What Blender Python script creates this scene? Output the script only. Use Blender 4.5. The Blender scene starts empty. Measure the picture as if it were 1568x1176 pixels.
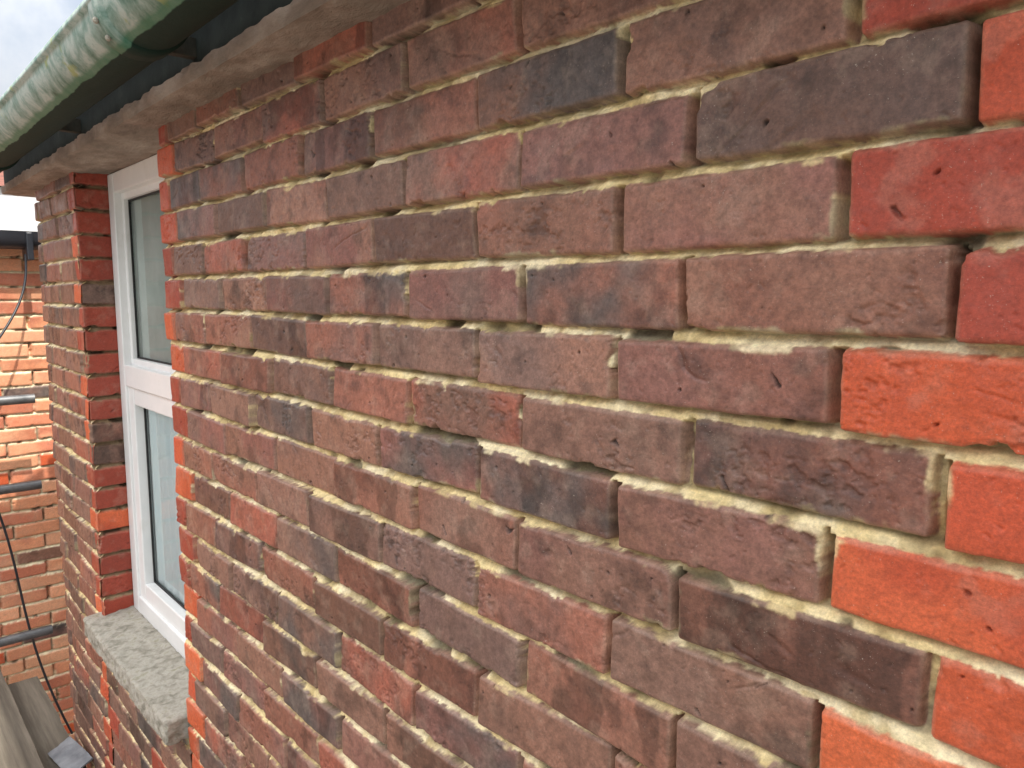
import bpy, math, random
import numpy as np
from mathutils import Vector, Matrix, Quaternion

random.seed(4)
scene = bpy.context.scene
# ------------------------------------------------------------------ helpers
RNG = np.random.default_rng(11)
LAT = RNG.random((512, 512)).astype(np.float32)

def vn(x, y, f, s=0):
    ox, oy = (s * 37.77) % 512, (s * 91.13) % 512
    x = x * f + ox; y = y * f + oy
    xi = np.floor(x); yi = np.floor(y)
    fx = (x - xi); fy = (y - yi)
    fx = fx * fx * (3 - 2 * fx); fy = fy * fy * (3 - 2 * fy)
    xi = xi.astype(np.int64) & 511; yi = yi.astype(np.int64) & 511
    x1 = (xi + 1) & 511; y1 = (yi + 1) & 511
    a = LAT[xi, yi]; b = LAT[x1, yi]; c = LAT[xi, y1]; d = LAT[x1, y1]
    return (a * (1 - fx) + b * fx) * (1 - fy) + (c * (1 - fx) + d * fx) * fy

def fbm(x, y, f, s=0, o=3):
    r = 0; a = 1; t = 0
    for i in range(o):
        ang = .6 + i * 1.1
        c_, s_ = math.cos(ang), math.sin(ang)
        r = r + a * vn(x * c_ - y * s_, x * s_ + y * c_, f * 2.03 ** i, s + i * 3.1); t += a; a *= .55
    return r / t

def sstep(a, b, x):
    t = np.clip((x - a) / (b - a), 0, 1)
    return t * t * (3 - 2 * t)

def lin(c):
    c = np.array(c, dtype=float) / 255.
    return np.where(c <= .04045, c / 12.92, ((c + .055) / 1.055) ** 2.4)

def new_mesh_obj(name, verts, faces, mat=None, parent=None, smooth=False):
    me = bpy.data.meshes.new(name)
    me.from_pydata([tuple(v) for v in verts], [], faces)
    me.update()
    o = bpy.data.objects.new(name, me)
    scene.collection.objects.link(o)
    if mat: me.materials.append(mat)
    if parent: o.parent = parent
    if smooth:
        me.polygons.foreach_set('use_smooth', [True] * len(me.polygons))
    return o

def empty(name):
    e = bpy.data.objects.new(name, None)
    scene.collection.objects.link(e)
    e.empty_display_size = .2
    return e

def boxes(name, lst, mat, parent=None, bevel=0.0, seg=2):
    V = []; F = []
    for (x0, x1, y0, y1, z0, z1) in lst:
        b = len(V)
        V += [(x0, y0, z0), (x1, y0, z0), (x1, y1, z0), (x0, y1, z0), (x0, y0, z1), (x1, y0, z1), (x1, y1, z1), (x0, y1, z1)]
        F += [tuple(b + i for i in f) for f in [(0, 3, 2, 1), (4, 5, 6, 7), (0, 1, 5, 4), (1, 2, 6, 5), (2, 3, 7, 6), (3, 0, 4, 7)]]
    o = new_mesh_obj(name, V, F, mat, parent)
    if bevel > 0:
        m = o.modifiers.new('bev', 'BEVEL'); m.width = bevel; m.segments = seg; m.limit_method = 'ANGLE'
    return o

def tube(name, pts, r, mat, parent=None, cyclic=False):
    cu = bpy.data.curves.new(name, 'CURVE'); cu.dimensions = '3D'
    cu.bevel_depth = r; cu.bevel_resolution = 6; cu.use_fill_caps = True
    sp = cu.splines.new('POLY'); sp.points.add(len(pts) - 1)
    for i, p in enumerate(pts): sp.points[i].co = (*p, 1)
    o = bpy.data.objects.new(name, cu); scene.collection.objects.link(o)
    cu.materials.append(mat)
    if parent: o.parent = parent
    return o

# ------------------------------------------------------------------ materials
def nodemat(name):
    m = bpy.data.materials.new(name); m.use_nodes = True
    nt = m.node_tree
    return m, nt, nt.nodes, nt.links, nt.nodes['Principled BSDF']

def N(nodes, t, **k):
    n = nodes.new(t)
    for a, b in k.items():
        if a in n.inputs: n.inputs[a].default_value = b
        else: setattr(n, a, b)
    return n

def ramp(nodes, stops):
    r = nodes.new('ShaderNodeValToRGB')
    e = r.color_ramp.elements
    while len(e) > 1: e.remove(e[-1])
    e[0].position = stops[0][0]; e[0].color = (*stops[0][1], 1)
    for p, c in stops[1:]:
        q = e.new(p); q.color = (*c, 1)
    return r

def simple_noise_mat(name, stops, scale=20, rough=.8, bump=.3, bdist=.002, bscale=120, detail=6, spec=.3, stretch=None, metallic=0):
    m, nt, ns, ln, bs = nodemat(name)
    tc = ns.new('ShaderNodeTexCoord')
    src = tc.outputs['Object']
    if stretch:
        mp = ns.new('ShaderNodeMapping'); mp.inputs['Scale'].default_value = stretch
        ln.new(src, mp.inputs[0]); src = mp.outputs[0]
    n1 = N(ns, 'ShaderNodeTexNoise', Scale=scale, Detail=detail, Roughness=.65)
    ln.new(src, n1.inputs['Vector'])
    r = ramp(ns, stops); ln.new(n1.outputs['Fac'], r.inputs[0]); ln.new(r.outputs[0], bs.inputs['Base Color'])
    n2 = N(ns, 'ShaderNodeTexNoise', Scale=bscale, Detail=6, Roughness=.7); ln.new(src, n2.inputs['Vector'])
    b = N(ns, 'ShaderNodeBump', Strength=bump, Distance=bdist); ln.new(n2.outputs['Fac'], b.inputs['Height'])
    ln.new(b.outputs[0], bs.inputs['Normal'])
    bs.inputs['Roughness'].default_value = rough
    bs.inputs['Specular IOR Level'].default_value = spec
    bs.inputs['Metallic'].default_value = metallic
    return m

def brick_mat():
    m, nt, ns, ln, bs = nodemat('weathered_brick')
    tc = ns.new('ShaderNodeTexCoord')
    at = ns.new('ShaderNodeAttribute'); at.attribute_name = 'bcol'
    am = ns.new('ShaderNodeAttribute'); am.attribute_name = 'mort'
    n1 = N(ns, 'ShaderNodeTexNoise', Scale=320, Detail=7, Roughness=.78); ln.new(tc.outputs['Object'], n1.inputs['Vector'])
    lo = N(ns, 'ShaderNodeMapRange'); lo.inputs['To Min'].default_value = .64; lo.inputs['To Max'].default_value = .70
    ln.new(am.outputs['Fac'], lo.inputs[0])
    hi = N(ns, 'ShaderNodeMapRange'); hi.inputs['To Min'].default_value = 1.36; hi.inputs['To Max'].default_value = 1.26
    ln.new(am.outputs['Fac'], hi.inputs[0])
    mr = N(ns, 'ShaderNodeMapRange'); mr.inputs['From Min'].default_value = .3; mr.inputs['From Max'].default_value = .7
    ln.new(lo.outputs[0], mr.inputs['To Min']); ln.new(hi.outputs[0], mr.inputs['To Max'])
    ln.new(n1.outputs['Fac'], mr.inputs[0])
    mx = ns.new('ShaderNodeVectorMath'); mx.operation = 'SCALE'
    ln.new(at.outputs['Color'], mx.inputs[0]); ln.new(mr.outputs[0], mx.inputs['Scale'])
    n2 = N(ns, 'ShaderNodeTexNoise', Scale=560, Detail=3, Roughness=.6); ln.new(tc.outputs['Object'], n2.inputs['Vector'])
    n3 = N(ns, 'ShaderNodeTexNoise', Scale=14, Detail=4, Roughness=.6); ln.new(tc.outputs['Object'], n3.inputs['Vector'])
    ad = ns.new('ShaderNodeMath'); ad.operation = 'MULTIPLY_ADD'; ad.inputs[1].default_value = .25
    ln.new(n3.outputs['Fac'], ad.inputs[0]); ln.new(n2.outputs['Fac'], ad.inputs[2])
    rr = ramp(ns, [(.0, (0, 0, 0)), (.80, (0, 0, 0)), (.88, (.6, .6, .6))]); ln.new(ad.outputs[0], rr.inputs[0])
    mix = ns.new('ShaderNodeMix'); mix.data_type = 'RGBA'
    ln.new(rr.outputs[0], mix.inputs[0]); ln.new(mx.outputs[0], mix.inputs[6]); mix.inputs[7].default_value = (.55, .48, .40, 1)
    ln.new(mix.outputs[2], bs.inputs['Base Color'])
    n5 = N(ns, 'ShaderNodeTexNoise', Scale=26, Detail=5, Roughness=.6); ln.new(tc.outputs['Object'], n5.inputs['Vector'])
    r5 = ns.new('ShaderNodeMapRange'); r5.inputs['From Min'].default_value = .35; r5.inputs['From Max'].default_value = .65
    r5.inputs['To Min'].default_value = .36; r5.inputs['To Max'].default_value = .62
    ln.new(n5.outputs['Fac'], r5.inputs[0])
    ro = ns.new('ShaderNodeMapRange'); ro.inputs['From Min'].default_value = 0; ro.inputs['From Max'].default_value = 1
    ro.inputs['To Max'].default_value = .97
    ln.new(r5.outputs[0], ro.inputs['To Min'])
    ln.new(am.outputs['Fac'], ro.inputs[0]); ln.new(ro.outputs[0], bs.inputs['Roughness'])
    bs.inputs['Specular IOR Level'].default_value = .5
    n4 = N(ns, 'ShaderNodeTexNoise', Scale=280, Detail=8, Roughness=.78); ln.new(tc.outputs['Object'], n4.inputs['Vector'])
    b = N(ns, 'ShaderNodeBump', Strength=.7, Distance=.0013); ln.new(n4.outputs['Fac'], b.inputs['Height'])
    ln.new(b.outputs[0], bs.inputs['Normal'])
    return m

M_BRICK = brick_mat()

# ------------------------------------------------------------------ brick panels
BR = np.array([.80, .76, .70])
DULL = [lin(c) * BR for c in [(156, 114, 98), (144, 110, 98), (162, 108, 92), (150, 116, 104), (136, 108, 100), (158, 116, 100),
                         (164, 108, 92), (150, 106, 98), (142, 106, 94), (162, 120, 104), (156, 106, 98), (134, 106, 100)]]
ORANGE = [lin(c) for c in [(210, 98, 58), (202, 90, 52), (214, 106, 64), (194, 82, 50)]]
RED = [lin(c) for c in [(168, 70, 50), (158, 66, 48)]]
CH = .075
Z0 = .037

def rowpar(r): return (r % 2 == 0)   # True = B row

def main_rows(r):
    rg = random.Random(r * 7 + 3)
    j = lambda a=.004: rg.uniform(-a, a)
    if rowpar(r):
        bs = [-.27 - .227 * k + j() for k in range(7)]
        bs += [-1.632 - .193, -1.893]
    else:
        bs = [-.186 - .227 * k + j() for k in range(8)] + [-1.893]
    right = []
    x = bs[0]
    while x < 3.2:
        x += .227; right.append(x)
    bs = sorted(bs + right)
    cl = []
    for i in range(len(bs) - 1):
        xm = .5 * (bs[i] + bs[i + 1])
        if i == 0: cl.append('O' if rg.random() < .7 else 'R')
        elif xm > (-.27 if rowpar(r) else -.19) and xm < .6:
            cl.append('R' if r in (0, -1) or (r == 2) else 'O')
        else: cl.append('D')
    return bs, cl

def far_rows(r):
    rg = random.Random(r * 5 + 99)
    e = -2.694
    a = [e, e - (.06 if rowpar(r) else .112)]
    while a[-1] > -3.6: a.append(a[-1] - .227 + rg.uniform(-.004, .004))
    bs = sorted(a)
    cl = ['D'] * (len(bs) - 2) + ['O' if rg.random() < .35 else 'R']
    return bs, cl

def under_rows(r):
    rg = random.Random(r * 9 + 5)
    x = -2.70 - (.11 if rowpar(r) else 0); bs = [x]
    while x < -1.8: x += .227; bs.append(x + rg.uniform(-.004, .004))
    return bs, ['D' if rg.random() < .9 else 'R' for _ in bs[:-1]]

def reveal_rows(r):
    rg = random.Random(r * 3 + 1)
    bs = [-.005, .108, .22]
    q = rg.random()
    return bs, ['O' if q < .08 else ('R' if q < .75 else 'D'), 'R']

def neigh_rows(r):
    rg = random.Random(r * 13 + 1)
    x = -3.2 + (.085 if rowpar(r) else 0); bs = [x]; cl = []
    k = 0
    while x < 2.2:
        x += .225 if k % 2 else .1125; k += 1
        bs.append(x + rg.uniform(-.003, .003))
        q = rg.random(); cl.append('N' if q < .84 else ('D' if q < .93 else 'O'))
    return bs, cl
NB = [lin(c) for c in [(226, 160, 122), (218, 148, 110), (208, 132, 100), (230, 168, 130), (200, 122, 94)]]

def spaced(a, b, f):
    out = [a]
    while out[-1] < b: out.append(out[-1] + f(out[-1]))
    out[-1] = b
    return np.array(out)

def brick_panel(name, origin, uax, nax, us, zs, rows, parent, seed=0, mortar=None, mdeep=0.0, detail=True):
    nu, nz = len(us), len(zs)
    H = np.zeros((nz, nu)); COL = np.zeros((nz, nu, 3)); MO = np.zeros((nz, nu))
    S = seed * 5.3
    mort_col = lin(mortar or (226, 204, 150))
    mort_col2 = lin((168, 144, 94)) if mortar is None else lin(mortar) * .7
    mort_col3 = lin((242, 232, 204)) if mortar is None else lin(mortar) * 1.1
    ridx = np.floor((zs - Z0) / CH).astype(int)
    for r in range(ridx.min(), ridx.max() + 1):
        sel = np.where(ridx == r)[0]
        if len(sel) == 0: continue
        bs, cl = rows(r); bs = np.array(bs)
        U, Z = np.meshgrid(us, zs[sel])
        k = np.clip(np.searchsorted(bs, us) - 1, 0, len(bs) - 2)
        nb = len(bs) - 1
        rg = np.random.default_rng(abs(r * 131 + seed * 17 + 7))
        cen = .5 * (bs[1:] + bs[:-1]) + rg.uniform(-.0010, .0010, nb); half = .5 * (bs[1:] - bs[:-1]) - rg.uniform(.0036, .0064, nb)
        zc = Z0 + (r + .5) * CH + rg.uniform(-.0015, .0015, nb)
        hz = .0318 + rg.uniform(-.0015, .0012, nb)
        prot = rg.normal(0, .0024, nb); tu = rg.normal(0, .020, nb); tz = rg.normal(0, .032, nb)
        chip = rg.uniform(0, 1, nb); crease = rg.uniform(0, 1, nb); rough = rg.uniform(0.2, 1.2, nb)
        wu = U + .0010 * (fbm(U, Z, 42, S + 1, 3) - .5) * 2.0
        wz = Z + .0011 * (fbm(U, Z, 30, S + 9, 4) - .5) * 2.8
        lu = wu - cen[k]; lz = wz - zc[k]
        lz = lz + lu * rg.normal(0, .010, nb)[k]
        qx = np.abs(lu) - half[k]; qz = np.abs(lz) - hz[k]
        rr = .0036
        ax = np.maximum(qx + rr, 0); az = np.maximum(qz + rr, 0)
        sd = np.sqrt(ax * ax + az * az) + np.minimum(np.maximum(qx + rr, qz + rr), 0) - rr
        cn = fbm(U, Z, 34, S + 20, 4)
        sd = sd + np.clip(cn - .61, 0, 1) * .032 * (chip[k] > .45)
        head = sstep(-.001, .001, qx) * (1 - sstep(-.003, .003, qz))
        f1 = fbm(U, Z, 75, S + 30, 4) - .5
        f2 = fbm(U, Z, 16, S + 40, 2) - .5
        hb = prot[k] + tu[k] * lu + tz[k] * lz + .0016 * f1 * rough[k] + .0036 * f2
        cre = 0
        if detail:
            ang = rg.uniform(-.9, .9, nb)
            ca, sa = np.cos(ang)[k], np.sin(ang)[k]
            p_ = lu * ca + lz * sa; q_ = -lu * sa + lz * ca
            wq = q_ + .016 * (fbm(U, Z, 24, S + 51, 4) - .5)
            rid = 1 - np.abs(2 * vn(p_ * .35 + cen[k] * 3, wq, 26, S + 50) - 1)
            area = sstep(.54, .66, fbm(U, Z, 18, S + 55, 2)) * (crease[k] > .72)
            cre = sstep(.90, 1.0, rid) * area
            hb -= .0014 * cre
            area2 = sstep(.54, .68, fbm(U, Z, 20, S + 65, 3)) * (chip[k] > .55)
            f3 = fbm(U, Z * 1.4, 110, S + 67, 3)
            hb -= .0022 * area2 * sstep(.48, .68, f3)
            pit = vn(U * .8 - Z * .6, U * .6 + Z * .8, 190, S + 70)
            hb -= .0011 * sstep(.89, .97, pit)
            hole = vn(U * .8 + Z * .6, -U * .6 + Z * .8, 80, S + 75)
            hb -= .0040 * sstep(.962, .98, hole)
            cre = np.maximum(cre * .15, sstep(.966, .98, hole) * .85)
            cre = np.maximum(cre, .22 * area2 * sstep(.5, .7, f3))
        t = np.clip(-sd / .0045, 0, 1)
        hb -= .0026 * (1 - t) ** 2.2
        mg = fbm(U, Z, 22, S + 80, 3); mf = fbm(U, Z, 130, S + 85, 4)
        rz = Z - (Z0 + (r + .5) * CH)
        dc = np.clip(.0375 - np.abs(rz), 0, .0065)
        bed = .0104 - np.sign(rz) * dc * 1.1 + .0100 * (mg - .5) * 1.6
        openj = (rg.random(nb) < .45)[k] * .010
        hd = .0190 + .024 * (mg - .42) + openj
        dep = bed * (1 - head) + hd * head + mdeep
        vo = fbm(U, Z, 18, S + 88, 2)
        dep = dep + sstep(.66, .76, vo) * .018 * (.5 + .5 * head)
        hm = -np.clip(dep, .0022, .034) + .0044 * (mf - .5)
        w = sstep(-.0002, .0015, sd)
        h = hb * (1 - w) + np.minimum(hm, hb - .0008) * w
        H[sel] = h
        mo = sstep(.0006, .0018, sd + .0036 * (mf - .5))
        mo = mo * (1 - head * (1 - sstep(.0014, .0030, sd)))
        sm = fbm(U, Z, 20, S + 95, 4)
        mo = np.maximum(mo, sstep(.65, .73, sm) * sstep(-.0060, -.0015, sd + .006 * (mf - .5)) * .75)
        c1 = np.zeros((nb, 3)); c2 = np.zeros((nb, 3))
        for i in range(nb):
            if cl[i] == 'O': p = ORANGE
            elif cl[i] == 'R': p = RED
            elif cl[i] == 'N': p = NB
            else: p = DULL
            c1[i] = p[rg.integers(len(p))] * rg.uniform(.80, 1.10)
            c2[i] = p[rg.integers(len(p))] * (rg.uniform(.78, 1.0) if p is not DULL else rg.uniform(.74, 1.05))
            if p is DULL and rg.random() < .08: c1[i] = lin((160, 92, 74))
            if p is DULL and rg.random() < .16: c2[i] = lin((90, 80, 76))
            if p is DULL and rg.random() < .15: c1[i] = c1[i] * .66; c2[i] = c2[i] * .7
        g = sstep(.28, .72, fbm(U, Z, 9, S + 100, 4))[..., None]
        C = c1[k] * (1 - g) + c2[k] * g
        isD = np.array([c == 'D' for c in cl])[k]
        bandb = (rg.random(nb) < .16)[k] * isD
        bn = sstep(.54, .62, vn(U + .014 * fbm(U, Z, 40, S + 3), Z * .25, 24, S + 110 + r))
        C = C * (1 - (bandb * bn * .42)[..., None])
        bl = sstep(.54, .74, fbm(U, Z, 36, S + 120, 4)) * .26
        C = C * (1 - bl[..., None]) + bl[..., None] * (C * .5 + .5 * lin((186, 162, 142)))
        so = sstep(.55, .80, fbm(U, Z, 28, S + 130, 5)) * .42
        C = C * (1 - so[..., None] * isD[..., None])
        rim = (np.clip(1 + sd / .004, 0, 1) * .42 * (fbm(U, Z, 50, S + 140, 2)))
        C = C * (1 - rim[..., None]) + rim[..., None] * lin((204, 174, 148))
        fine = (fbm(U, Z, 170, S + 150, 3) - .5)
        C = C * (1 + (.35 + .35 * isD)[..., None] * fine[..., None])
        C = C * (1 - .8 * (np.asarray(cre) * (.5 + .5 * isD))[..., None]) if detail else C
        mm = fbm(U, Z, 14, S + 160, 4)
        a = sstep(.35, .65, mm)[..., None]; b2 = sstep(.45, .70, fbm(U, Z, 34, S + 170, 4))[..., None]
        MC = mort_col * (1 - a * .5) + mort_col3 * a * .5
        MC = MC * (1 - b2 * .65) + mort_col2 * b2 * .65
        MC = MC * (.74 + .52 * mf)[..., None]
        MC = MC * (1 - .60 * (head * sstep(.38, .58, mm)))[..., None]
        MC = MC * (1 - .7 * sstep(.65, .76, vo))[..., None]
        MC = MC * (1 - .50 * (rz < 0) * (1 - head) * sstep(.0010, .0050, dc + .003 * (mf - .5)))[..., None]  # paints shade into the bed mortar just beneath the brick above
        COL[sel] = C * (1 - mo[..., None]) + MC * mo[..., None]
        MO[sel] = mo
    o0 = np.array(origin); ua = np.array(uax, float); na = np.array(nax, float)
    P = o0 + us[None, :, None] * ua + zs[:, None, None] * np.array([0, 0, 1.]) + H[..., None] * na
    P = P.reshape(-1, 3).astype(np.float32)
    idx = np.arange(nz * nu).reshape(nz, nu)
    q = np.stack([idx[:-1, :-1], idx[:-1, 1:], idx[1:, 1:], idx[1:, :-1]], -1).reshape(-1)
    nq = len(q) // 4
    me = bpy.data.meshes.new(name)
    me.vertices.add(len(P)); me.vertices.foreach_set('co', P.ravel())
    me.loops.add(len(q)); me.loops.foreach_set('vertex_index', q.astype(np.int32))
    me.polygons.add(nq); me.polygons.foreach_set('loop_start', np.arange(0, nq * 4, 4, dtype=np.int32))
    me.polygons.foreach_set('use_smooth', np.ones(nq, dtype=bool))
    me.update(calc_edges=True)
    ca = me.attributes.new('bcol', 'FLOAT_COLOR', 'POINT')
    c4 = np.ones((nz * nu, 4), np.float32); c4[:, :3] = np.clip(COL.reshape(-1, 3), 0, .9)
    ca.data.foreach_set('color', c4.ravel())
    mo_ = me.attributes.new('mort', 'FLOAT', 'POINT'); mo_.data.foreach_set('value', MO.astype(np.float32).ravel())
    me.materials.append(M_BRICK)
    ob = bpy.data.objects.new(name, me); scene.collection.objects.link(ob); ob.parent = parent
    return ob

# ------------------------------------------------------------------ house
WX0, WX1 = -2.70, -1.887      # window opening
SOF = .378                    # soffit level
house = empty('brick_house')
us = spaced(-1.887, .55, lambda x: .0022 if x < -1.0 else (.0017 if x < -.6 else .0012))
zs = spaced(-1.80, .40, lambda z: .0024 if z < -.75 else (.0017 if z < -.38 else .0012))
brick_panel('front_wall', (0, 0, 0), (1, 0, 0), (0, -1, 0), us, zs, main_rows, house, 1)
us = spaced(.55, 2.6, lambda x: .008); zs2 = spaced(-1.80, .40, lambda z: .006)
brick_panel('front_wall_continuation', (0, 0, 0), (1, 0, 0), (0, -1, 0), us, zs2, main_rows, house, 1, detail=False)
us = spaced(-3.31, WX0, lambda x: .0045); zs3 = spaced(-1.80, .40, lambda z: .003)
brick_panel('front_wall_beyond_window', (0, 0, 0), (1, 0, 0), (0, -1, 0), us, zs3, far_rows, house, 2)
us = spaced(WX0, WX1, lambda x: .0045); zs4 = spaced(-1.80, -1.12, lambda z: .003)
brick_panel('wall_under_window', (0, 0, 0), (1, 0, 0), (0, -1, 0), us, zs4, under_rows, house, 3)
us = spaced(0, .16, lambda x: .0028)
brick_panel('window_reveal', (WX0, 0, 0), (0, 1, 0), (1, 0, 0), us, spaced(-1.14, .40, lambda z: .003), reveal_rows, house, 4,
            mortar=(160, 138, 108), mdeep=.004)

def brick_tex_mat(name, c1, c2, axis='xz'):
    m, nt, ns, ln, bs = nodemat(name)
    tc = ns.new('ShaderNodeTexCoord'); sp = ns.new('ShaderNodeSeparateXYZ'); cb = ns.new('ShaderNodeCombineXYZ')
    ln.new(tc.outputs['Object'], sp.inputs[0])
    ad = ns.new('ShaderNodeMath'); ad.operation = 'ADD'
    ln.new(sp.outputs[0], ad.inputs[0]); ln.new(sp.outputs[1], ad.inputs[1])
    ln.new(ad.outputs[0], cb.inputs[0]); ln.new(sp.outputs[2], cb.inputs[1])
    b = N(ns, 'ShaderNodeTexBrick'); b.inputs['Scale'].default_value = 1
    b.inputs['Brick Width'].default_value = .225; b.inputs['Row Height'].default_value = .075
    b.inputs['Mortar Size'].default_value = .005
    b.inputs['Color1'].default_value = (*c1, 1); b.inputs['Color2'].default_value = (*c2, 1); b.inputs['Mortar'].default_value = (.5, .43, .3, 1)
    ln.new(cb.outputs[0], b.inputs['Vector']); ln.new(b.outputs['Color'], bs.inputs['Base Color'])
    bs.inputs['Roughness'].default_value = .85
    return m
M_BT = brick_tex_mat('plain_brick', tuple(lin((128, 86, 76))), tuple(lin((150, 84, 66))))
boxes('wall_core', [(-3.31, WX0 - .045, .045, .22, -4.6, .40), (WX1 + .002, 2.6, .045, .22, -4.6, .40), (WX0 - .045, WX1 + .002, .045, .22, -4.6, -1.14),
                    (-3.305, 2.6, .006, .045, -4.6, -1.80), (-3.308, -3.28, .014, .045, -1.8, .40),
                    (WX1 + .003, WX1 + .03, .016, .045, -1.14, .40)], M_BT, house)
M_DARK = simple_noise_mat('plaster_interior', [(.3, (.35, .34, .32)), (.7, (.4, .39, .36))], 3)
boxes('interior_room', [(-3.3, 2.6, 1.6, 1.62, -4.6, .45), (-3.31, -3.29, .22, 1.6, -4.6, .45), (2.58, 2.6, .22, 1.6, -4.6, .45), (-3.29, 2.58, .22, 1.6, -2.0, -1.98)], M_DARK, house)

def rough_block(name, x0, x1, y0, y1, z0, z1, mat, parent, res=.012, amp=.0025, drop=0.0, seed=0, freq=30, round_=.006):
    import bmesh
    bm = bmesh.new()
    nx = max(1, int((x1 - x0) / res)); ny = max(1, int((y1 - y0) / res)); nz = max(1, int((z1 - z0) / res))
    vmap = {}
    def v(i, j, k):
        key = (i, j, k)
        if key not in vmap:
            x = x0 + (x1 - x0) * i / nx; y = y0 + (y1 - y0) * j / ny; z = z0 + (z1 - z0) * k / nz
            n = Vector(((i == nx) - (i == 0), (j == ny) - (j == 0), (k == nz) - (k == 0)))
            c = abs(n.x) + abs(n.y) + abs(n.z)
            a = float(vn(np.array([x + z * .7]), np.array([y * 1.3 + z]), freq, seed)[0]) - .5
            b = float(vn(np.array([x - z]), np.array([y + z * .8]), freq * 3, seed + 5)[0]) - .5
            d = amp * (a * 1.4 + b * .8)
            if c > 1: d -= round_ * (.35 + .5 * abs(a) * 2) * (c - 1)
            if n.length > 0: n.normalize()
            z += -drop * (1 - j / ny) * (k / nz)
            vmap[key] = bm.verts.new((x + n.x * d, y + n.y * d, z + n.z * d))
        return vmap[key]
    for i in range(nx):
        for j in range(ny):
            bm.faces.new((v(i, j, nz), v(i + 1, j, nz), v(i + 1, j + 1, nz), v(i, j + 1, nz)))
            bm.faces.new((v(i, j, 0), v(i, j + 1, 0), v(i + 1, j + 1, 0), v(i + 1, j, 0)))
    for i in range(nx):
        for k in range(nz):
            bm.faces.new((v(i, 0, k), v(i + 1, 0, k), v(i + 1, 0, k + 1), v(i, 0, k + 1)))
            bm.faces.new((v(i, ny, k), v(i, ny, k + 1), v(i + 1, ny, k + 1), v(i + 1, ny, k)))
    for j in range(ny):
        for k in range(nz):
            bm.faces.new((v(0, j, k), v(0, j, k + 1), v(0, j + 1, k + 1), v(0, j + 1, k)))
            bm.faces.new((v(nx, j, k), v(nx, j + 1, k), v(nx, j + 1, k + 1), v(nx, j, k + 1)))
    me = bpy.data.meshes.new(name); bm.to_mesh(me); bm.free()
    for p in me.polygons: p.use_smooth = True
    me.set_sharp_from_angle(angle=math.radians(48))
    me.materials.append(mat)
    o = bpy.data.objects.new(name, me); scene.collection.objects.link(o); o.parent = parent
    return o

M_SILL = simple_noise_mat('weathered_concrete', [(.25, tuple(lin((104, 100, 86)))), (.42, tuple(lin((150, 145, 132)))), (.55, tuple(lin((178, 172, 160)))), (.66, tuple(lin((150, 146, 126)))), (.78, tuple(lin((126, 124, 100))))],
                          30, .9, 1.0, .005, 110, stretch=(1, .7, 1))
rough_block('window_sill', -2.74, -1.900, -.052, .098, -1.137, -1.060, M_SILL, house, .006, .005, .012, 3, 50)
M_SOFF = simple_noise_mat('painted_soffit', [(.25, tuple(lin((112, 100, 90)))), (.5, tuple(lin((152, 138, 126)))), (.72, tuple(lin((190, 176, 164))))],
                          12, .85, 1.0, .006, 60, stretch=(.5, 1, 1))
rough_block('eaves_soffit', -3.5, 2.6, -.077, .30, SOF, SOF + .032, M_SOFF, house, .010, .005, 0, 8, 20, .003)
M_FASC = simple_noise_mat('dark_fascia_paint', [(.3, (.012, .016, .014)), (.6, (.025, .032, .028)), (.8, (.05, .055, .045))], 14, .8, .4, .002, 80, spec=.15)
boxes('fascia_board', [(-3.49, 2.6, -.066, -.042, SOF + .034, .52)], M_FASC, house, .002)
M_TILE = simple_noise_mat('clay_roof_tile', [(.3, tuple(lin((92, 60, 50)))), (.6, tuple(lin((128, 76, 60))))], 6, .85, .5, .004, 60)
ca_, sa_ = math.cos(math.radians(38)), math.sin(math.radians(38))
V = []; F = []
for i in range(26):
    s0 = i * .1; s1 = s0 + .16
    for jx in range(38):
        x0 = -3.52 + jx * .165 + (.0825 if i % 2 else 0); x1 = x0 + .162
        b = len(V)
        for (s, hgt) in ((s0, .014), (s1, .002)):
            for x in (x0, x1):
                for hh in (0, .012):
                    h = hgt + hh
                    V.append((x, -.13 + s * ca_ - h * sa_, .515 + s * sa_ + h * ca_))
        F += [(b + 1, b + 3, b + 7, b + 5), (b, b + 4, b + 6, b + 2), (b, b + 2, b + 3, b + 1), (b, b + 1, b + 5, b + 4), (b + 2, b + 6, b + 7, b + 3)]
new_mesh_obj('roof_tiles', V, F, M_TILE, house)
new_mesh_obj('roof_deck', [(-3.5, -.1, .505), (2.6, -.1, .505), (2.6, -.1 + 2.6 * ca_, .505 + 2.6 * sa_), (-3.5, -.1 + 2.6 * ca_, .505 + 2.6 * sa_),
                           (-3.5, 4.0, .505), (2.6, 4.0, .505)],
             [(0, 1, 2, 3), (3, 2, 5, 4), (0, 3, 4), (1, 5, 2)], M_FASC, house)

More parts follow.
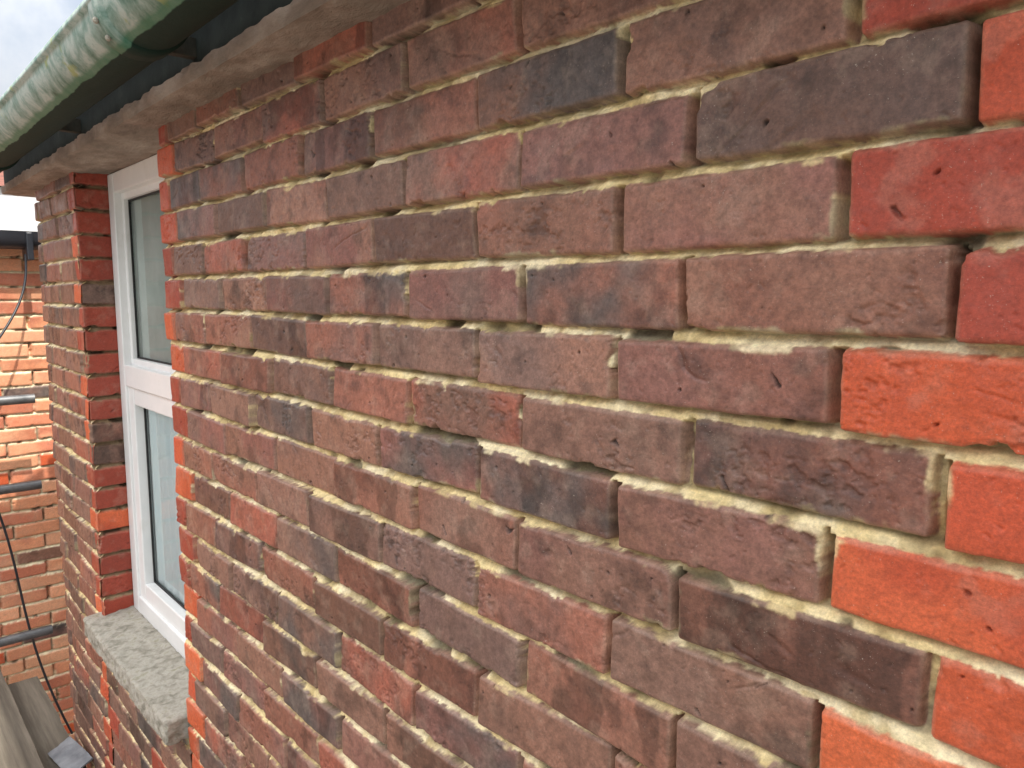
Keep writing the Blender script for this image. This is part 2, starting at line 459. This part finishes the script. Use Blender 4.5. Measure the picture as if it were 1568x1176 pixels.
# ---- gutter
gy, gz, gr = -.186, .452, .065
def gutter_mat():
    m, nt, ns, ln, bs = nodemat('weathered_green_gutter_paint')
    tc = ns.new('ShaderNodeTexCoord')
    n1 = N(ns, 'ShaderNodeTexNoise', Scale=15, Detail=9, Roughness=.68, Distortion=.4); ln.new(tc.outputs['Object'], n1.inputs['Vector'])
    r = ramp(ns, [(.28, tuple(lin((40, 74, 58)))), (.40, tuple(lin((88, 122, 108)))), (.50, tuple(lin((132, 154, 144)))), (.60, tuple(lin((168, 180, 172)))), (.72, tuple(lin((104, 134, 120))))])
    ln.new(n1.outputs['Fac'], r.inputs[0])
    n3 = N(ns, 'ShaderNodeTexNoise', Scale=10, Detail=5, Roughness=.6); ln.new(tc.outputs['Object'], n3.inputs['Vector'])
    r3 = ramp(ns, [(.0, (0, 0, 0)), (.62, (0, 0, 0)), (.66, (.8, .8, .8))]); ln.new(n3.outputs['Fac'], r3.inputs[0])
    mx = ns.new('ShaderNodeMix'); mx.data_type = 'RGBA'; ln.new(r3.outputs[0], mx.inputs[0]); ln.new(r.outputs[0], mx.inputs[6])
    mx.inputs[7].default_value = (*lin((140, 150, 84)), 1)
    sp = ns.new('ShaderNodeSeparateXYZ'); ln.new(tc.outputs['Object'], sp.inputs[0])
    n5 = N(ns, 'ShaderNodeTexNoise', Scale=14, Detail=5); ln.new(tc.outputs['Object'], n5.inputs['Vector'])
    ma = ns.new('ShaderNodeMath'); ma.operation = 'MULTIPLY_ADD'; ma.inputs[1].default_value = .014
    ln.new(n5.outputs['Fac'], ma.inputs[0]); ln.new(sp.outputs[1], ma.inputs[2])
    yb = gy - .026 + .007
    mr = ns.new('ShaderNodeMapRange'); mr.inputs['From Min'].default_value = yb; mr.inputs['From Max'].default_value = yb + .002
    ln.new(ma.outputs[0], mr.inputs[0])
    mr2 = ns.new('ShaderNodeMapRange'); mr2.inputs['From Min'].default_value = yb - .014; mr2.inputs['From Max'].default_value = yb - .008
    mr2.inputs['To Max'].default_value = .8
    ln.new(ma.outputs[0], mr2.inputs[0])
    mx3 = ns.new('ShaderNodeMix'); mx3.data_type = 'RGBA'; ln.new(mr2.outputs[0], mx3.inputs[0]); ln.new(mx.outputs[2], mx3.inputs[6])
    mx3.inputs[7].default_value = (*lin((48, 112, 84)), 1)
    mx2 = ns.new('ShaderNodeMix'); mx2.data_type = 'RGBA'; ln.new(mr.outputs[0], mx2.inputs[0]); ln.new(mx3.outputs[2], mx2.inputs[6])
    mx2.inputs[7].default_value = (*lin((22, 46, 38)), 1)  # dark green, with the shade of the gutter's underside painted into it
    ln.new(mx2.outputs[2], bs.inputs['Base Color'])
    rm = ns.new('ShaderNodeMapRange'); rm.inputs['To Min'].default_value = .55; rm.inputs['To Max'].default_value = .8
    ln.new(mr.outputs[0], rm.inputs[0]); ln.new(rm.outputs[0], bs.inputs['Roughness'])
    bs.inputs['Specular IOR Level'].default_value = .3
    n2 = N(ns, 'ShaderNodeTexNoise', Scale=60, Detail=7, Roughness=.7); ln.new(tc.outputs['Object'], n2.inputs['Vector'])
    b = N(ns, 'ShaderNodeBump', Strength=.5, Distance=.002); ln.new(n2.outputs['Fac'], b.inputs['Height']); ln.new(b.outputs[0], bs.inputs['Normal'])
    return m
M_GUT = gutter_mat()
prof = [(gy - gr - .006, gz + .006), (gy - gr - .006, gz - .004)]
for i in range(0, 19):
    a = math.pi + math.pi * i / 18
    prof.append((gy + gr * math.cos(a), gz - .006 + gr * math.sin(a)))
prof += [(gy + gr, gz + .012), (gy + gr - .004, gz + .012)]
for i in range(18, -1, -1):
    a = math.pi + math.pi * i / 18
    prof.append((gy + (gr - .004) * math.cos(a), gz - .006 + (gr - .004) * math.sin(a)))
prof += [(gy - gr + .004, gz + .006)]
V = []; F = []
xs = np.linspace(-3.5, 2.6, 240)
for x in xs:
    w = .0025 * (float(vn(np.array([x]), np.array([.5]), 5, 3)[0]) - .5)
    for (y, z) in prof: V.append((x, y + w, z + w))
n = len(prof)
for i in range(len(xs) - 1):
    for j in range(n):
        a = i * n + j; b = i * n + (j + 1) % n
        F.append((a, b, b + n, a + n))
gutter = empty('rain_gutter')
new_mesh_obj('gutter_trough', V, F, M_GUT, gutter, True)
M_IRON = simple_noise_mat('old_iron', [(.3, (.02, .025, .02)), (.7, (.07, .06, .045))], 30, .7, .5, .002, 90)
def collar(x, wd, r2, mat, nm):
    V = []; F = []; m_ = 19
    for xx, rr_ in ((x, r2 - .006), (x + .003, r2), (x + wd - .003, r2), (x + wd, r2 - .006)):
        for i in range(m_):
            a = math.pi * .99 + math.pi * 1.02 * i / (m_ - 1)
            V.append((xx, gy + rr_ * math.cos(a), gz - .005 + rr_ * math.sin(a)))
    for s in range(3):
        for i in range(m_ - 1):
            a = s * m_ + i; F.append((a, a + m_, a + m_ + 1, a + 1))
    new_mesh_obj(nm, V, F, mat, gutter, True)
collar(-1.36, .06, .0700, M_GUT, 'joint_collar')
collar(1.1, .05, .0715, M_GUT, 'joint_collar')
collar(-2.85, .05, .0715, M_GUT, 'joint_collar')
for x in (-2.3, -1.45, .2, 1.4):
    boxes('bracket', [(x, x + .022, gy + gr - .002, -.064, gz - .03, gz + .004)], M_IRON, gutter, .002)
for a in (204, 226):
    c = Vector((-1.33, gy + .072 * math.cos(math.radians(a)), gz - .005 + .072 * math.sin(math.radians(a))))
    bpy.ops.mesh.primitive_uv_sphere_add(radius=.005, location=c, segments=10, ring_count=6)
    o = bpy.context.object; o.name = 'bolt'; o.data.materials.append(M_SILL); o.parent = gutter

# ---- window (white uPVC)
M_UPVC = simple_noise_mat('white_upvc', [(.3, (.76, .77, .76)), (.6, (.84, .84, .83)), (.85, (.68, .68, .64))], 7, .32, .05, .001, 40, spec=.5)
fx0, fx1, fz0, fz1 = WX0 + .002, WX1 + .03, -1.067, SOF - .001
yf = .095
tz = -.262
L = [(fx0, fx0 + .06, yf, yf + .065, fz0, fz1), (fx1 - .06, fx1, yf, yf + .065, fz0, fz1),
     (fx0 + .06, fx1 - .06, yf + .0005, yf + .065, fz1 - .062, fz1), (fx0 + .06, fx1 - .06, yf + .0005, yf + .065, fz0, fz0 + .06),
     (fx0 + .06, fx1 - .06, yf + .0005, yf + .065, tz - .035, tz + .035)]
boxes('window_frame', L, M_UPVC, house, .004, 3)
def sash(z0, z1, w, yo):
    a, b = fx0 + .058, fx1 - .058
    return [(a, a + w, yo, yo + .04, z0, z1), (b - w, b, yo, yo + .04, z0, z1), (a + w, b - w, yo + .0005, yo + .04, z0, z0 + w), (a + w, b - w, yo + .0005, yo + .04, z1 - w, z1)]
boxes('casement_sash', sash(fz0 + .058, tz - .033, .058, yf + .008), M_UPVC, house, .004, 3)
boxes('glazing_bead', sash(tz + .033, fz1 - .06, .022, yf + .022), M_UPVC, house, .004, 3)
M_GASK = simple_noise_mat('rubber_gasket', [(.3, (.02, .02, .02)), (.7, (.03, .03, .03))], 20, .6)
def gask(z0, z1, w):
    a, b = fx0 + .058 + w, fx1 - .058 - w
    z0 += w; z1 -= w; t = .005; yo = yf + .036
    return [(a - .002, a + t, yo, yo + .006, z0, z1), (b - t, b + .002, yo, yo + .006, z0, z1), (a + t, b - t, yo, yo + .006, z0 - .002, z0 + t), (a + t, b - t, yo, yo + .006, z1 - t, z1 + .002)]
boxes('glazing_gasket', gask(fz0 + .058, tz - .033, .058) + gask(tz + .033, fz1 - .06, .022), M_GASK, house)
def glassmat():
    m, nt, ns, ln, bs = nodemat('window_glass')
    out = ns['Material Output']
    tr = ns.new('ShaderNodeBsdfTransparent'); tr.inputs[0].default_value = (.95, .985, .975, 1)
    gl = ns.new('ShaderNodeBsdfGlossy'); gl.inputs['Roughness'].default_value = .04
    fr = ns.new('ShaderNodeFresnel'); fr.inputs[0].default_value = 1.4
    mx = ns.new('ShaderNodeMixShader'); ln.new(fr.outputs[0], mx.inputs[0]); ln.new(tr.outputs[0], mx.inputs[1]); ln.new(gl.outputs[0], mx.inputs[2])
    ln.new(mx.outputs[0], out.inputs['Surface'])
    return m
M_GLASS = glassmat()
V = []; F = []
for (z0, z1) in ((fz0 + .09, tz - .06), (tz + .05, fz1 - .07)):
    b = len(V); V += [(fx0 + .07, yf + .041, z0), (fx1 - .07, yf + .041, z0), (fx1 - .07, yf + .041, z1), (fx0 + .07, yf + .041, z1)]; F.append((b, b + 1, b + 2, b + 3))
new_mesh_obj('glass_pane', V, F, M_GLASS, house)
M_CURT = simple_noise_mat('net_curtain', [(.3, tuple(lin((232, 244, 248)))), (.7, tuple(lin((244, 250, 250))))], 12, .9, .4, .002, 300)
M_CURT2 = simple_noise_mat('frosted_blind', [(.3, tuple(lin((176, 184, 178)))), (.7, tuple(lin((206, 212, 206))))], 5, .9, .4, .002, 300)
V = []; F = []
xs = np.linspace(fx0 + .062, fx1 - .062, 260)
for x in xs:
    yy = yf + .056 + .006 * math.sin(x * 130) + .003 * math.sin(x * 47 + 1)
    V += [(x, yy, fz0 + .065), (x, yy, tz - .04)]
for i in range(len(xs) - 1): F.append((2 * i, 2 * i + 2, 2 * i + 3, 2 * i + 1))
new_mesh_obj('net_curtain', V, F, M_CURT, house, True)
V = []; F = []
for x in xs:
    yy = yf + .055 + .003 * math.sin(x * 30 + 1)
    V += [(x, yy, tz + .037), (x, yy, fz1 - .065)]
for i in range(len(xs) - 1): F.append((2 * i, 2 * i + 2, 2 * i + 3, 2 * i + 1))
new_mesh_obj('window_blind', V, F, M_CURT2, house, True)

# ------------------------------------------------------------------ neighbouring house
nh = empty('brick_house.001')
NX = -4.70
brick_panel('side_wall', (NX, 0, 0), (0, 1, 0), (1, 0, 0), spaced(-1.6, 1.2, lambda x: .0075), spaced(-2.7, .40, lambda z: .0055), neigh_rows, nh, 6,
            mortar=(236, 222, 186), detail=False)
M_BT2 = brick_tex_mat('plain_red_brick', tuple(lin((206, 112, 76))), tuple(lin((196, 104, 72))))
boxes('wall_core', [(NX - 4, NX - .040, -4.5, 4.5, -4.6, .40)], M_BT2, nh)
boxes('wall_base', [(NX - .037, NX - .010, -1.6, 1.2, -4.6, -2.7)], M_BT2, nh)
M_WHITE = simple_noise_mat('white_fascia_paint', [(.3, (.72, .73, .74)), (.7, (.82, .82, .82))], 8, .5)
boxes('white_fascia', [(NX - .02, NX + .07, -4.6, 4.6, .30, .54)], M_WHITE, nh, .004)
M_BLK = simple_noise_mat('black_plastic', [(.3, (.012, .014, .02)), (.7, (.025, .028, .035))], 10, .35, spec=.5)
V = []; F = []
pr = [(NX + .075 + .055 + .055 * math.cos(math.pi + math.pi * i / 10), .29 + .065 * math.sin(math.pi + math.pi * i / 10)) for i in range(11)]
pr = [(NX + .075, .315)] + pr + [(NX + .188, .315)]
for y in (-4.6, 4.6):
    for (x, z) in pr: V.append((x, y, z))
n = len(pr)
for j in range(n - 1): F.append((j, j + 1, n + j + 1, n + j))
new_mesh_obj('black_gutter', V, F, M_BLK, nh, True)
new_mesh_obj('roof', [(NX + .1, -4.7, .54), (NX + .1, 4.7, .54), (NX - 2.2, 4.7, .95), (NX - 2.2, -4.7, .95), (NX - 4.4, -4.7, .54), (NX - 4.4, 4.7, .54)],
             [(0, 1, 2, 3), (3, 2, 5, 4), (0, 3, 4), (1, 5, 2)], M_TILE, nh)
boxes('gutter_bracket', [(NX + .06, NX + .20, .16, .19, .17, .31)], M_BLK, nh, .006)

# ------------------------------------------------------------------ scaffold
sc = empty('scaffold')
M_STEEL = simple_noise_mat('galvanised_tube', [(.3, (.10, .105, .11)), (.6, (.19, .195, .2)), (.8, (.08, .07, .06))], 16, .5, .3, .001, 90, metallic=.6, spec=.5)
M_WOOD = simple_noise_mat('weathered_board', [(.25, tuple(lin((62, 56, 52)))), (.5, tuple(lin((92, 86, 76)))), (.75, tuple(lin((122, 114, 102))))],
                          14, .9, .8, .003, 40, stretch=(.08, 1.6, 1))
for z in (-.525, -.97, -1.75):
    tube('ledger_tube', [(-4.42, -2.6, z), (-4.42, .13, z)], .024, M_STEEL, sc)
tube('standard_tube', [(-4.42, -1.5, -4.6), (-4.42, -1.5, 1.2)], .024, M_STEEL, sc)
tube('standard_tube', [(1.6, -1.5, -4.6), (1.6, -1.5, 1.2)], .024, M_STEEL, sc)
tube('guard_rail', [(-4.6, -1.53, -.7), (2.0, -1.53, -.7)], .024, M_STEEL, sc)
tube('transom_tube', [(-3.6, -1.6, -1.80), (-3.6, .0 - .03, -1.80)], .024, M_STEEL, sc)
tube('transom_tube', [(-1.2, -1.6, -1.80), (-1.2, .0 - .03, -1.80)], .024, M_STEEL, sc)
tube('transom_tube', [(1.2, -1.6, -1.80), (1.2, .0 - .03, -1.80)], .024, M_STEEL, sc)
for i in range(5):
    y1 = -.150 - i * .235
    rough_block('board_%d' % (i + 1), -4.1 + .05 * random.random(), 2.0, y1 - .225, y1, -1.752 , -1.712 + .004 * random.random(), M_WOOD, sc, .035, .002, 0, i + 2, 8, .003)
rough_block('inner_board', -3.95, -2.2, -.138, -.018, -1.800, -1.768, M_WOOD, sc, .02, .003, 0, 12, 8, .003)

M_SLATE = simple_noise_mat('lead_grey_slate', [(.3, tuple(lin((88, 92, 98)))), (.7, tuple(lin((138, 142, 146))))], 12, .6, .5, .003, 50)
for i, (x, y, rz, w, l) in enumerate([(-3.1, -.055, 8, .09, .22), (-2.82, -.06, -14, .10, .16)]):
    o = rough_block('roof_slate' if i == 0 else 'roof_slate.001', -l / 2, l / 2, -w / 2, w / 2, 0, .008, M_SLATE, None, .012, .003, 0, i, 30, .002)
    o.location = (x, y, -1.745 + .012 * i); o.rotation_euler = (math.radians(24), 0, math.radians(rz))

def bez(p0, p1, p2, p3, n=24):
    return [tuple(((1 - t) ** 3) * Vector(p0) + 3 * (1 - t) ** 2 * t * Vector(p1) + 3 * (1 - t) * t * t * Vector(p2) + t ** 3 * Vector(p3)) for t in [i / n for i in range(n + 1)]]
cab = empty('black_cable')
tube('cable_run', bez((NX + .15, .16, .20), (NX + .16, .16, -.05), (NX + .3, .05, -.15), (NX + .35, -.25, -.55)), .006, M_BLK, cab)
tube('cable_tail', bez((NX + .35, -.25, -.55), (NX + .3, .1, -1.3), (NX + .3, -.1, -1.5), (NX + .2, .2, -2.4)), .006, M_BLK, cab)

M_GR = simple_noise_mat('paving_ground', [(.3, (.14, .135, .12)), (.7, (.26, .25, .22))], 2, .9, .5, .01, 20)
new_mesh_obj('ground', [(-200, -200, -4.6), (200, -200, -4.6), (200, 200, -4.6), (-200, 200, -4.6)], [(0, 1, 2, 3)], M_GR)

# ------------------------------------------------------------------ light
EL = math.radians(55); G = math.radians(2.0)
ts = Vector((math.cos(EL) * math.cos(G), -math.cos(EL) * math.sin(G), math.sin(EL)))
sl = bpy.data.lights.new('sun', 'SUN'); sl.energy = 5.0; sl.angle = math.radians(.6); sl.color = (1, .94, .84)
so = bpy.data.objects.new('sun', sl); scene.collection.objects.link(so)
so.rotation_euler = ts.to_track_quat('Z', 'Y').to_euler(); so.location = ts * 20

w = bpy.data.worlds.new('World'); scene.world = w; w.use_nodes = True
nt = w.node_tree; ns = nt.nodes; ln = nt.links
bg = ns['Background']; bg.inputs['Strength'].default_value = .15
sky = ns.new('ShaderNodeTexSky'); sky.sky_type = 'NISHITA'; sky.sun_disc = False
sky.sun_elevation = EL; sky.sun_rotation = math.radians(90) + G
sky.dust_density = 2.0
tc = ns.new('ShaderNodeTexCoord')
nz_ = N(ns, 'ShaderNodeTexNoise', Scale=2.2, Detail=7, Roughness=.6); ln.new(tc.outputs['Generated'], nz_.inputs['Vector'])
cr = ramp(ns, [(.36, (.1, .1, .1)), (.58, (1, 1, 1))]); ln.new(nz_.outputs['Fac'], cr.inputs[0])
sz = ns.new('ShaderNodeSeparateXYZ'); ln.new(tc.outputs['Generated'], sz.inputs[0])
cl_ = ramp(ns, [(0.0, (.06, .062, .066)), (.30, (.24, .248, .26)), (.55, (.76, .765, .77)), (1.0, (1, 1, .995))]); ln.new(sz.outputs[2], cl_.inputs[0])
sc_ = ns.new('ShaderNodeVectorMath'); sc_.operation = 'SCALE'; sc_.inputs['Scale'].default_value = 30.0
ln.new(cl_.outputs[0], sc_.inputs[0])
mx = ns.new('ShaderNodeMix'); mx.data_type = 'RGBA'; ln.new(cr.outputs[0], mx.inputs[0]); ln.new(sky.outputs[0], mx.inputs[6])
ln.new(sc_.outputs[0], mx.inputs[7])
ln.new(mx.outputs[2], bg.inputs['Color'])

# ------------------------------------------------------------------ camera
F_PX = 1150.0; YAW = math.radians(41.9); P = math.radians(6.84)
Fh = Vector((-math.cos(YAW), math.sin(YAW), 0)); Rv = Fh.cross(Vector((0, 0, 1)))
Fv = Fh * math.cos(P) + Vector((0, 0, -math.sin(P))); Uv = Rv.cross(Fv)
cam = bpy.data.cameras.new('camera'); co = bpy.data.objects.new('camera', cam); scene.collection.objects.link(co)
cam.sensor_width = 36; cam.lens = F_PX / 1568 * 36; cam.clip_start = .01; cam.clip_end = 1000
m = Matrix((Rv, Uv, -Fv)).transposed().to_4x4(); m.translation = Vector((0, -.586, 0))
co.matrix_world = m
scene.camera = co
scene.view_settings.view_transform = 'Standard'; scene.view_settings.look = 'None'; scene.view_settings.exposure = 0
